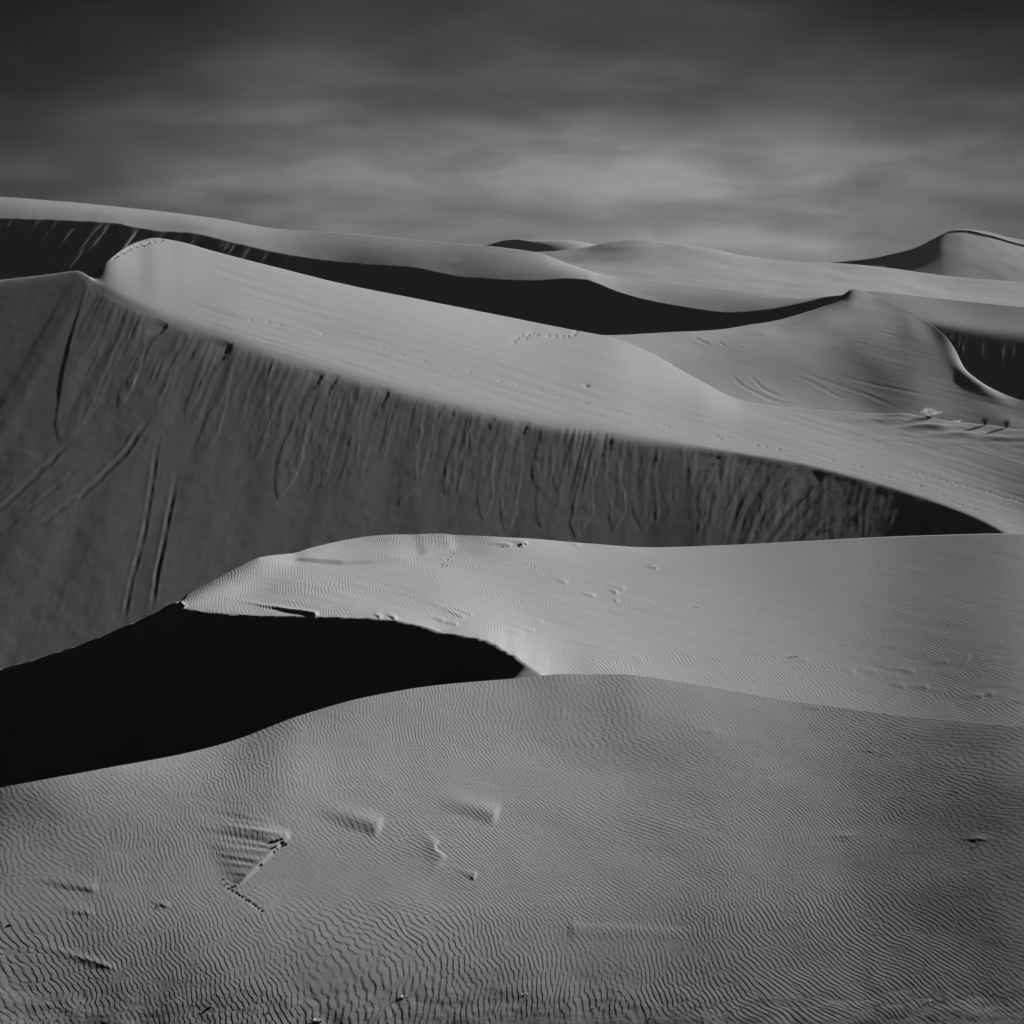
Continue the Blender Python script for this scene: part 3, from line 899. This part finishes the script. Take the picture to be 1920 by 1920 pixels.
m3 = smooth_net(U, [(-500, 1960), (0, 1830), (400, 1790), (960, 1770), (1300, 1775), (1600, 1790), (1920, 1810), (2420, 1850)], UK, [47.36, 48.71, 48.79, 48.63, 47.89, 46.64, 44.9, 44.11], 6)
m4 = smooth_net(U, [(-500, 2150), (0, 2010), (400, 1985), (960, 1965), (1300, 1970), (1600, 1985), (1920, 2000), (2420, 2040)], UK, [44.44, 45.82, 45.73, 45.4, 44.39, 43.08, 42.07, 42.45], 6)
m5 = curve(U, [(-500, 2700, 37), (0, 2550, 38), (960, 2500, 38), (1920, 2540, 36), (2420, 2580, 36)], 10)
rear = loft([crestA + np.array([0, 9, -2.9]), crestA + np.array([0, 0.18, -0.045])], 24)
main = loft([crestA, m1, m2, m3, m4], 420)
front = np.concatenate([rear, main], 0)          # a narrow rounded edge along the crest
tailrows = loft([front[-1], m5, m5 * np.array([1.0, .45, 1]) + np.array([0, 0, -1.5])], 14)
G = stack(loft([crestA + np.array([0, 26, -11]), crestA + np.array([0, 9, -2.9])], 8), front, tailrows)
G = np.concatenate([G[:, :1] + np.array([-26, 0, -4.0]), G[:, :1] + np.array([-12, 0, -1.6]), G[:, :1] + np.array([-4, 0, -0.4]), G,
                    G[:, -1:] + np.array([4, 0, -0.1]), G[:, -1:] + np.array([12, 0, -0.8]), G[:, -1:] + np.array([26, 0, -3.0])], 1)
R_, C_ = G.shape[:2]
row = np.broadcast_to(np.arange(R_)[:, None], (R_, C_))
PU, PV = project(G)
nrm = normals(G)
H = np.zeros((R_, C_))
H += 0.05 * fbm(G[..., 0] / 7.0, G[..., 1] / 7.0, 101, 3)
# scour edge and its furrowed drifts
smooth_zone = np.zeros_like(PU)
drift = 1 + 0.55 * gnoise((PV - 0.17 * PU) / 9.0, PU / 170.0, 104)
H += scarp([(438, 1668), (470, 1640), (505, 1606), (530, 1580), (545, 1566)], .07, 60, 3.0, 3) * (1 + (drift - 1) * sstep(0, 20, 490 - PU + (1620 - PV)))
H += tail((330, 1546), (536, 1568), .05, 10, 16, 10, 1)
H += tail((545, 1496), (706, 1550), .070, 18, 24, 13, 5)
H += tail((770, 1480), (925, 1528), .070, 18, 24, 13, 6)
H += scarp([(840, 1612), (818, 1598), (814, 1588), (826, 1578)], .05, 20, 4, 5)
H += scarp([(886, 1652), (890, 1645), (893, 1634)], .03, 20, 3, 6)
H += tail((1475, 1754), (1075, 1738), .020, 18, 14, 14, 7)
H += tail((20, 1640), (172, 1668), .022, 16, 10, 14, 8)
H += tail((80, 1700), (165, 1712), .016, 10, 9, 14, 9)
H += tail((-20, 1746), (192, 1812), .011, 10, 8, 24, 10)
H += tail((40, 1760), (205, 1812), .012, 6, 5, 20, 12)
H += tail((275, 1688), (312, 1698), .02, 7, 5, 8, 11)
for u, v in [(1580, 1572), (1832, 1575)]:
    H += .016 * np.exp(-((PU - u) / 22.0) ** 2 - ((PV - v + 2) / 7.0) ** 2) * np.where(PV > v, 0.4, 1.0)
for (a, b) in [((1290, 1368), (1340, 1374)), ((1480, 1325), (1535, 1329)), ((1610, 1410), (1640, 1412))]:
    H += tail(a, b, .012, 6, 4, 8, a[0])
# animal track: a line of small pits
for i in range(4, 15):
    u, v = 403 + i * 6.3 + rp.uniform(-1.5, 1.5), 1647 + i * 4.4 + rp.uniform(-1.5, 1.5)
    H -= 0.03 * np.exp(-((PU - u) / 2.6) ** 2 - ((PV - v) / 1.8) ** 2)
bottom = sstep(1800, 1900, PV - 10 * gnoise(PU / 120.0, 0 * PU, 103))
H += bottom * 0.016 * fbm(G[..., 0] / 1.2, G[..., 1] / 0.7, 102, 4)
G = G + nrm * H[..., None]

# ripples: band-passed complex noise gives a phase with real defects
def ripple_field(nx, ny, cell, lam, ang, band_k, band_t, seed):
    rng = np.random.default_rng(seed)
    z = rng.standard_normal((ny, nx)) + 1j * rng.standard_normal((ny, nx))
    kx = np.fft.fftfreq(nx, cell)[None, :]
    ky = np.fft.fftfreq(ny, cell)[:, None]
    c, s = math.cos(ang), math.sin(ang)
    ka, kt = kx * c + ky * s, -kx * s + ky * c
    k0 = 1.0 / lam
    filt = np.exp(-0.5 * ((ka - k0) / (band_k * k0)) ** 2 - 0.5 * (kt / (band_t * k0)) ** 2)
    f = np.fft.ifft2(np.fft.fft2(z) * filt)
    return f / np.abs(f).mean()


X0, Y0, CELL = -30.0, 30.0, 0.028
NX, NY = 2000, 1440
fld = ripple_field(NX, NY, CELL, 0.140, math.radians(27 + 180), 0.09, 0.30, 5)


def sample(f, x, y):
    fx, fy = (x - X0) / CELL, (y - Y0) / CELL
    ix, iy = np.floor(fx).astype(int), np.floor(fy).astype(int)
    tx, ty = fx - ix, fy - iy
    ix0, ix1, iy0, iy1 = ix % NX, (ix + 1) % NX, iy % NY, (iy + 1) % NY
    return ((f[iy0, ix0] * (1 - tx) + f[iy0, ix1] * tx) * (1 - ty) + (f[iy1, ix0] * (1 - tx) + f[iy1, ix1] * tx) * ty)


gx, gy = G[..., 0], G[..., 1]
wx = 1.7 * gnoise(gx / 9.0, gy / 9.0, 111) + 0.13 * gnoise(gx / 2.2, gy / 2.2, 113) + 0.03 * gnoise(gx / 0.5, gy / 0.35, 115)
wy = 1.7 * gnoise(gx / 9.0, gy / 9.0, 112) + 0.13 * gnoise(gx / 2.2, gy / 2.2, 114) + 0.03 * gnoise(gx / 0.45, gy / 0.45, 116)
z = sample(fld, gx + wx, gy + wy)
mag = np.abs(z)
zn = z / np.maximum(mag, 1e-6)
amp = 0.0074 * sstep(0.05, 0.7, mag)
amp *= np.clip(0.85 + 0.40 * fbm(gx / 5.0, gy / 3.5, 117, 3), 0.35, 1.25)
# the scoured floor is smoother, and the foot of the slope coarse
floor_ = np.exp(-(((PU - 660) / 250.0) ** 2 + ((PV - 1645 - 0.10 * (PU - 660)) / 48.0) ** 2) ** 1.5)
amp *= 1 - 0.6 * floor_
amp *= 1 - 0.7 * sstep(1885, 1925, PV + 12 * gnoise(PU / 160.0, PV / 40.0, 118)) * sstep(700, 900, PU)
amp *= 0.9 + 0.3 * sstep(1660, 1820, PV) - 0.3 * sstep(450, 150, PU)
amp *= 1 - 0.45 * np.clip(sstep(1500, 1850, PU), 0, 1)          # low light there: lower ripples keep the same contrast
rip = np.stack([zn.real, zn.imag, amp], -1)
SURF["near"] = G
near = grid_object("sand_dune", G, M_FORE, {"ripple": rip})
setting(near, "wide near dune covered with fine wind ripples filling the bottom of the view")


# ------------------------------------------------------------------ small things lying and growing on the sand
def plain_material(name, value, rough=0.9, vary=0.35, scale=40.0):
    m = bpy.data.materials.new(name)
    m.use_nodes = True
    nt = m.node_tree
    b = nt.nodes['Principled BSDF']
    b.inputs['Roughness'].default_value = rough
    b.inputs['Specular IOR Level'].default_value = 0.15
    n = nt.nodes.new('ShaderNodeTexNoise')
    n.inputs['Scale'].default_value = scale
    g = nt.nodes.new('ShaderNodeNewGeometry')
    nt.links.new(g.outputs['Position'], n.inputs['Vector'])
    r = nt.nodes.new('ShaderNodeMapRange')
    r.inputs[3].default_value, r.inputs[4].default_value = value * (1 - vary), value * (1 + vary)
    nt.links.new(n.outputs[0], r.inputs[0])
    c = nt.nodes.new('ShaderNodeCombineColor')
    for i in range(3):
        nt.links.new(r.outputs[0], c.inputs[i])
    nt.links.new(c.outputs[0], b.inputs['Base Color'])
    return m


M_STONE = plain_material("dark_stone", 0.05)
M_CLOD = plain_material("dark_sand_clod", 0.07)  # clods in a tone much darker than the sand
M_DRY = plain_material("dry_straw", 0.42)
_nt = M_DRY.node_tree                            # thin straw lets light through
_tr = _nt.nodes.new('ShaderNodeBsdfTranslucent')
_tr.inputs['Color'].default_value = (0.45, 0.45, 0.45, 1)
_mx = _nt.nodes.new('ShaderNodeMixShader')
_mx.inputs[0].default_value = 0.6
_nt.links.new(_nt.nodes['Principled BSDF'].outputs[0], _mx.inputs[1])
_nt.links.new(_tr.outputs[0], _mx.inputs[2])
_nt.links.new(_mx.outputs[0], _nt.nodes['Material Output'].inputs['Surface'])
M_TWIG = plain_material("weathered_twig", 0.045)
M_LEAF = plain_material("dusty_leaves", 0.06)


def spot(key, u, v):
    G_ = SURF[key]
    pu, pv = project(G_)
    k = np.argmin((pu - u) ** 2 + (pv - v) ** 2)
    return Vector(G_.reshape(-1, 3)[k])


def mesh_object(name, verts, faces, material, parent=None, loc=(0, 0, 0), smooth=True):
    me = bpy.data.meshes.new(name)
    me.from_pydata([tuple(v) for v in verts], [], faces)
    me.update()
    for p in me.polygons:
        p.use_smooth = smooth
    me.materials.append(material)
    o = bpy.data.objects.new(name, me)
    o.location = loc
    COL.objects.link(o)
    if parent is not None:
        o.parent = parent
    return o


def lump(size, flat, seed, rough=0.3):
    """an angular weathered lump, part sunk in the sand"""
    rr = np.random.default_rng(seed)
    vs, fs = [], []
    nu, nv = 10, 6
    for j in range(nv + 1):
        th = math.pi * j / nv
        for i in range(nu):
            ph = 2 * math.pi * i / nu
            vs.append((math.sin(th) * math.cos(ph), math.sin(th) * math.sin(ph), math.cos(th)))
    vs = np.array(vs)
    planes = rr.normal(size=(9, 3))
    planes /= np.linalg.norm(planes, axis=1)[:, None]
    off = rr.uniform(0.55, 0.95, 9)
    r = np.ones(len(vs))
    for p, o_ in zip(planes, off):
        d = vs @ p
        r = np.minimum(r, np.where(d > 0.05, o_ / np.maximum(d, 0.05), 9))
    r *= 1 + rough * 0.3 * rr.normal(size=len(r))
    r[:nu] = r[0]
    r[-nu:] = r[-1]
    vs = vs * r[:, None] * size * np.array([1.0, 0.8, flat])
    for j in range(nv):
        for i in range(nu):
            a, b = j * nu + i, j * nu + (i + 1) % nu
            fs.append((a, a + nu, b + nu, b))
    return vs, fs


def tube(points, radii, n=5):
    vs, fs = [], []
    P = [Vector(p) for p in points]
    for k, p in enumerate(P):
        d = (P[min(k + 1, len(P) - 1)] - P[max(k - 1, 0)]).normalized()
        x = d.orthogonal().normalized()
        y = d.cross(x)
        for i in range(n):
            a = 2 * math.pi * i / n
            vs.append(p + (x * math.cos(a) + y * math.sin(a)) * radii[k])
    for k in range(len(P) - 1):
        for i in range(n):
            a, b = k * n + i, k * n + (i + 1) % n
            fs.append((a, b, b + n, a + n))
    fs.append(tuple(range(n))[::-1])
    fs.append(tuple(range((len(P) - 1) * n, len(P) * n)))
    return vs, fs


def merge(parts):
    V, Fc = [], []
    for vs, fs in parts:
        o = len(V)
        V += [tuple(v) for v in vs]
        Fc += [tuple(i + o for i in f) for f in fs]
    return V, Fc


rt = random.Random(99)


def stone(key, u, v, px, label, group=None, material=None, name="stone", flat=0.26, category="stone"):
    p = spot(key, u, v)
    m_per_px = p.y / F
    vs, fs = lump(px * m_per_px * 0.5, flat, rt.randrange(9999))
    o = mesh_object(name, vs, fs, material or M_STONE, loc=p + Vector((0, 0, px * m_per_px * 0.5 * flat * 0.15)), smooth=False)
    o.rotation_euler = (rt.uniform(-.3, .3), rt.uniform(-.3, .3), rt.uniform(0, 6.28))
    return thing(o, label, category, group)


def twig(key, u, v, px, ang, label):
    p = spot(key, u, v)
    L_ = 0.75 * px * p.y / F
    root = bpy.data.objects.new("twig", None)
    root.location = p
    COL.objects.link(root)
    c, s_ = math.cos(ang), math.sin(ang)
    pts = []
    for k in range(6):
        t = k / 5 - 0.5
        pts.append((c * t * L_ + rt.uniform(-.06, .06) * L_, s_ * t * L_ + rt.uniform(-.06, .06) * L_, 0.02 + 0.08 * L_ * max(0, math.sin(math.pi * (k / 5)))))
    r0 = max(0.006, 0.035 * L_)
    vs, fs = tube(pts, [r0 * (1 - 0.12 * k) for k in range(6)])
    mesh_object("stem", vs, fs, M_TWIG, root)
    b = Vector(pts[3])
    vs, fs = tube([b, b + Vector((c * .18 - s_ * .1, s_ * .18 + c * .1, .05)) * L_, b + Vector((c * .3 - s_ * .16, s_ * .3 + c * .16, .10)) * L_], [r0 * .7, r0 * .5, r0 * .3])
    mesh_object("branch", vs, fs, M_TWIG, root)
    return thing(root, label, "twig")


def blade(base, tip, width, bend):
    b, t = Vector(base), Vector(tip)
    side = (t - b).cross(Vector((rt.uniform(-1, 1), rt.uniform(-1, 1), .3))).normalized() * width
    mid = (b + t) / 2 + Vector(bend)
    return ([b - side, b + side, mid + side * .8, mid - side * .8, t], [(0, 1, 2, 3), (3, 2, 4)])


def tuft(key, u, v, px, n, lean, label, group=None, name="grass_tuft"):
    """dry grass blown over to one side, half buried"""
    p = spot(key, u, v)
    S_ = px * p.y / F
    root = bpy.data.objects.new(name, None)
    root.location = p
    COL.objects.link(root)
    parts = []
    for i in range(n):
        x0, y0 = rt.uniform(-.45, .45) * S_, rt.uniform(-.16, .16) * S_
        hgt = rt.uniform(.10, .24) * S_
        dx_ = lean * hgt * rt.uniform(.3, 1.1) + rt.uniform(-.2, .2) * S_
        parts.append(blade((x0, y0, -0.02), (x0 + dx_, y0 + rt.uniform(-.25, .25) * S_, hgt), max(.006, .02 * S_), (dx_ * -.15, 0, hgt * .16)))
    V, Fc = merge(parts)
    mesh_object("blades", V, Fc, M_DRY, root, smooth=False)["kind"] = "stuff"
    vs, fs = lump(S_ * .40, .15, rt.randrange(9999), .15)
    mesh_object("sand_mound", vs, fs, M_PLAIN, root, loc=(-.05 * S_, 0, -.02))
    return thing(root, label, "grass", group)


def shrub(key, u, v, width_px, height_px, label, leaf_mat, n_stems, n_leaves, category="shrub", name="shrub", lean=0.0):
    """a desert shrub: stems fan out of the sand, each clothed in small leaf sprays"""
    p = spot(key, u, v)
    k = p.y / F
    W, Hh = width_px * k, height_px * k
    root = bpy.data.objects.new(name, None)
    root.location = p - Vector((0, 0, 0.05))
    COL.objects.link(root)
    leaves = []
    for i in range(n_stems):
        a = rt.uniform(0, 2 * math.pi)
        rad = math.sqrt(rt.random()) * .5 * W
        tip = Vector((math.cos(a) * rad + lean * W, math.sin(a) * rad, Hh * rt.uniform(.6, 1.0) * (1 - .5 * (rad / (.5 * W)) ** 2)))
        mid = tip * .5 + Vector((rt.uniform(-.06, .06) * W, rt.uniform(-.06, .06) * W, Hh * .12))
        vs, fs = tube([(tip.x * .08, tip.y * .08, 0), mid, tip], [.022, .014, .005], 4)
        mesh_object("stem", vs, fs, M_TWIG, root)
        for q in range(n_leaves):
            t = rt.uniform(.25, 1.05)
            c = (mid * 2 * t if t < .5 else mid + (tip - mid) * (2 * t - 1)) + Vector((rt.gauss(0, .05) * W, rt.gauss(0, .05) * W, rt.gauss(0, .05) * Hh))
            d = Vector((rt.gauss(0, 1), rt.gauss(0, 1), rt.gauss(.4, .8))).normalized() * rt.uniform(.05, .13)
            leaves.append(blade(c, c + d, .010, (0, 0, .01)))
    V, Fc = merge(leaves)
    mesh_object("crown", V, Fc, leaf_mat, root, smooth=False)["kind"] = "stuff"
    return thing(root, label, category)


# plants in the hollow behind the great dune's crest
shrub("great", 1741, 783, 44, 24, "pale dry bush in the hollow right of the great dune's crest", M_DRY, 34, 26, "bush", "dry_bush", lean=0.05)
tuft("great", 1792, 790, 16, 18, .2, "tiny pale grass tuft just right of the pale dry bush")
shrub("great", 1848, 797, 20, 20, "dark upright shrub in the hollow, the left one of two", M_LEAF, 22, 34)
shrub("great", 1888, 801, 16, 22, "dark upright shrub in the hollow, nearest the right edge", M_LEAF, 20, 34)

# crumbled clods at the head of the scour on the near dune
for (u, v, px) in [(512, 1576, 7), (521, 1576, 9), (528, 1574, 9), (533, 1580, 10), (537, 1583, 8), (517, 1588, 8), (522, 1592, 6), (515, 1598, 8)]:
    stone("near", u, v, px, "dark clod in the crumbled cluster at the upper end of the scour edge", "clods at the scour head", M_CLOD, "sand_clod", .8, "clod")
stone("near", 491, 1622, 8, "single dark clod half way down the scour edge", None, M_CLOD, "sand_clod", .8, "clod")
stone("near", 443, 1661, 8, "dark clod at the lower end of the scour edge", None, M_CLOD, "sand_clod", .8, "clod")
for (u, v, px) in [(420, 1648, 5), (428, 1656, 6), (431, 1665, 5)]:
    stone("near", u, v, px, "small dark clod left of the lower end of the scour edge", "clods below the scour", M_CLOD, "sand_clod", .7, "clod")
# stones
stone("near", 21, 1733, 10, "round dark stone at the left edge of the near dune")
stone("near", 397, 1886, 11, "largest dark stone near the bottom, left of the white tuft")
stone("near", 504, 1897, 6, "tiny dark stone at the bottom between the large dark stone and the white tuft")
stone("near", 744, 1902, 6, "tiny dark stone below the wind-blown tuft at the bottom")
stone("near", 1220, 1909, 7, "dark stone at the bottom edge right of the middle")
stone("near", 1112, 1891, 5, "tiny dark stone at the bottom, just left of the bottom-edge stone")
stone("near", 1866, 1863, 5, "tiny dark stone at the lower right corner")
stone("near", 259, 1805, 4, "tiny dark pebble below the dark streaks at lower left")
# tufts
tuft("near", 756, 1869, 22, 26, .6, "pale grass tuft with a dark hollow on its left near the bottom")
tuft("near", 598, 1913, 27, 32, .3, "white feathery grass tuft at the bottom edge")
tuft("near", 985, 1864, 13, 16, .4, "faint pale grass tuft at the bottom centre")
tuft("near", 1536, 1806, 9, 10, .3, "small pale tuft low on the right part of the near dune")
tuft("near", 1747, 1876, 10, 10, .3, "small pale tuft near the bottom right")
tuft("near", 1775, 1780, 8, 9, .3, "small pale tuft, the uppermost on the right of the near dune")
tuft("near", 1652, 1910, 9, 9, .3, "small pale tuft at the bottom edge on the right")
# twigs
twig("near", 1663, 1412, 15, -.25, "dark bent twig high on the right of the near dune")
twig("near", 1588, 1573, 12, -.6, "dark twig at the end of a low drift on the right")
twig("near", 1841, 1580, 16, -.7, "dark twig at the end of the low drift nearest the right edge")
twig("near", 1681, 1663, 9, 1.0, "short upright twig alone on the right slope")
twig("near", 303, 1697, 14, -.5, "dark twig on the left below the furrowed drifts")
twig("middle", 1488, 1234, 26, -.1, "long dark twig on the right of the middle dune")
twig("middle", 1305, 1140, 12, -.9, "short dark twig high on the middle dune")
twig("middle", 1230, 1065, 10, -.3, "small dark twig just below the middle dune's rim")
# specks at the eroded lip of the middle dune
for (u, v) in [(806, 1058), (815, 1062), (822, 1055), (826, 1050), (829, 1060), (833, 1057), (836, 1047), (841, 1050), (844, 1046), (848, 1054), (832, 1063), (839, 1061), (851, 1039), (826, 1065)]:
    stone("middle", u + rt.uniform(-1, 1), v, rt.uniform(2.6, 4.4), "small dark clod scattered below the eroded lip of the middle dune", "clods below the eroded lip", M_CLOD, "sand_clod", .8, "clod")
for (u, v, px) in [(978, 1021, 9), (985, 1019, 7), (944, 1025, 6), (975, 1025, 6)]:
    stone("middle", u, v, px, "dark clod in the little row along the middle dune's rim", "clods along the rim", M_CLOD, "sand_clod", .55, "clod")


# ------------------------------------------------------------------ dusty air over the dune field
def haze_box(x0, x1, y0, y1, z0, z1, density):
    vs = [(x, y, z) for z in (z0, z1) for y in (y0, y1) for x in (x0, x1)]
    fs = [(0, 2, 3, 1), (4, 5, 7, 6), (0, 1, 5, 4), (2, 6, 7, 3), (0, 4, 6, 2), (1, 3, 7, 5)]
    m = bpy.data.materials.new("dusty_air")
    m.use_nodes = True
    nt = m.node_tree
    nt.nodes.clear()
    v = nt.nodes.new('ShaderNodeVolumePrincipled')
    v.inputs['Color'].default_value = (0.9, 0.9, 0.9, 1)
    v.inputs['Density'].default_value = density
    v.inputs['Anisotropy'].default_value = 0.3
    o_ = nt.nodes.new('ShaderNodeOutputMaterial')
    nt.links.new(v.outputs[0], o_.inputs['Volume'])
    o = mesh_object("haze", vs, fs, m, smooth=False)
    o["kind"] = "stuff"
    o["label"] = "thin pale dust haze hanging over the whole dune field"
    o["category"] = "haze"
    return o


haze_box(-1520, 1520, -320, 1520, -15.0, 46.0, 0.000022)
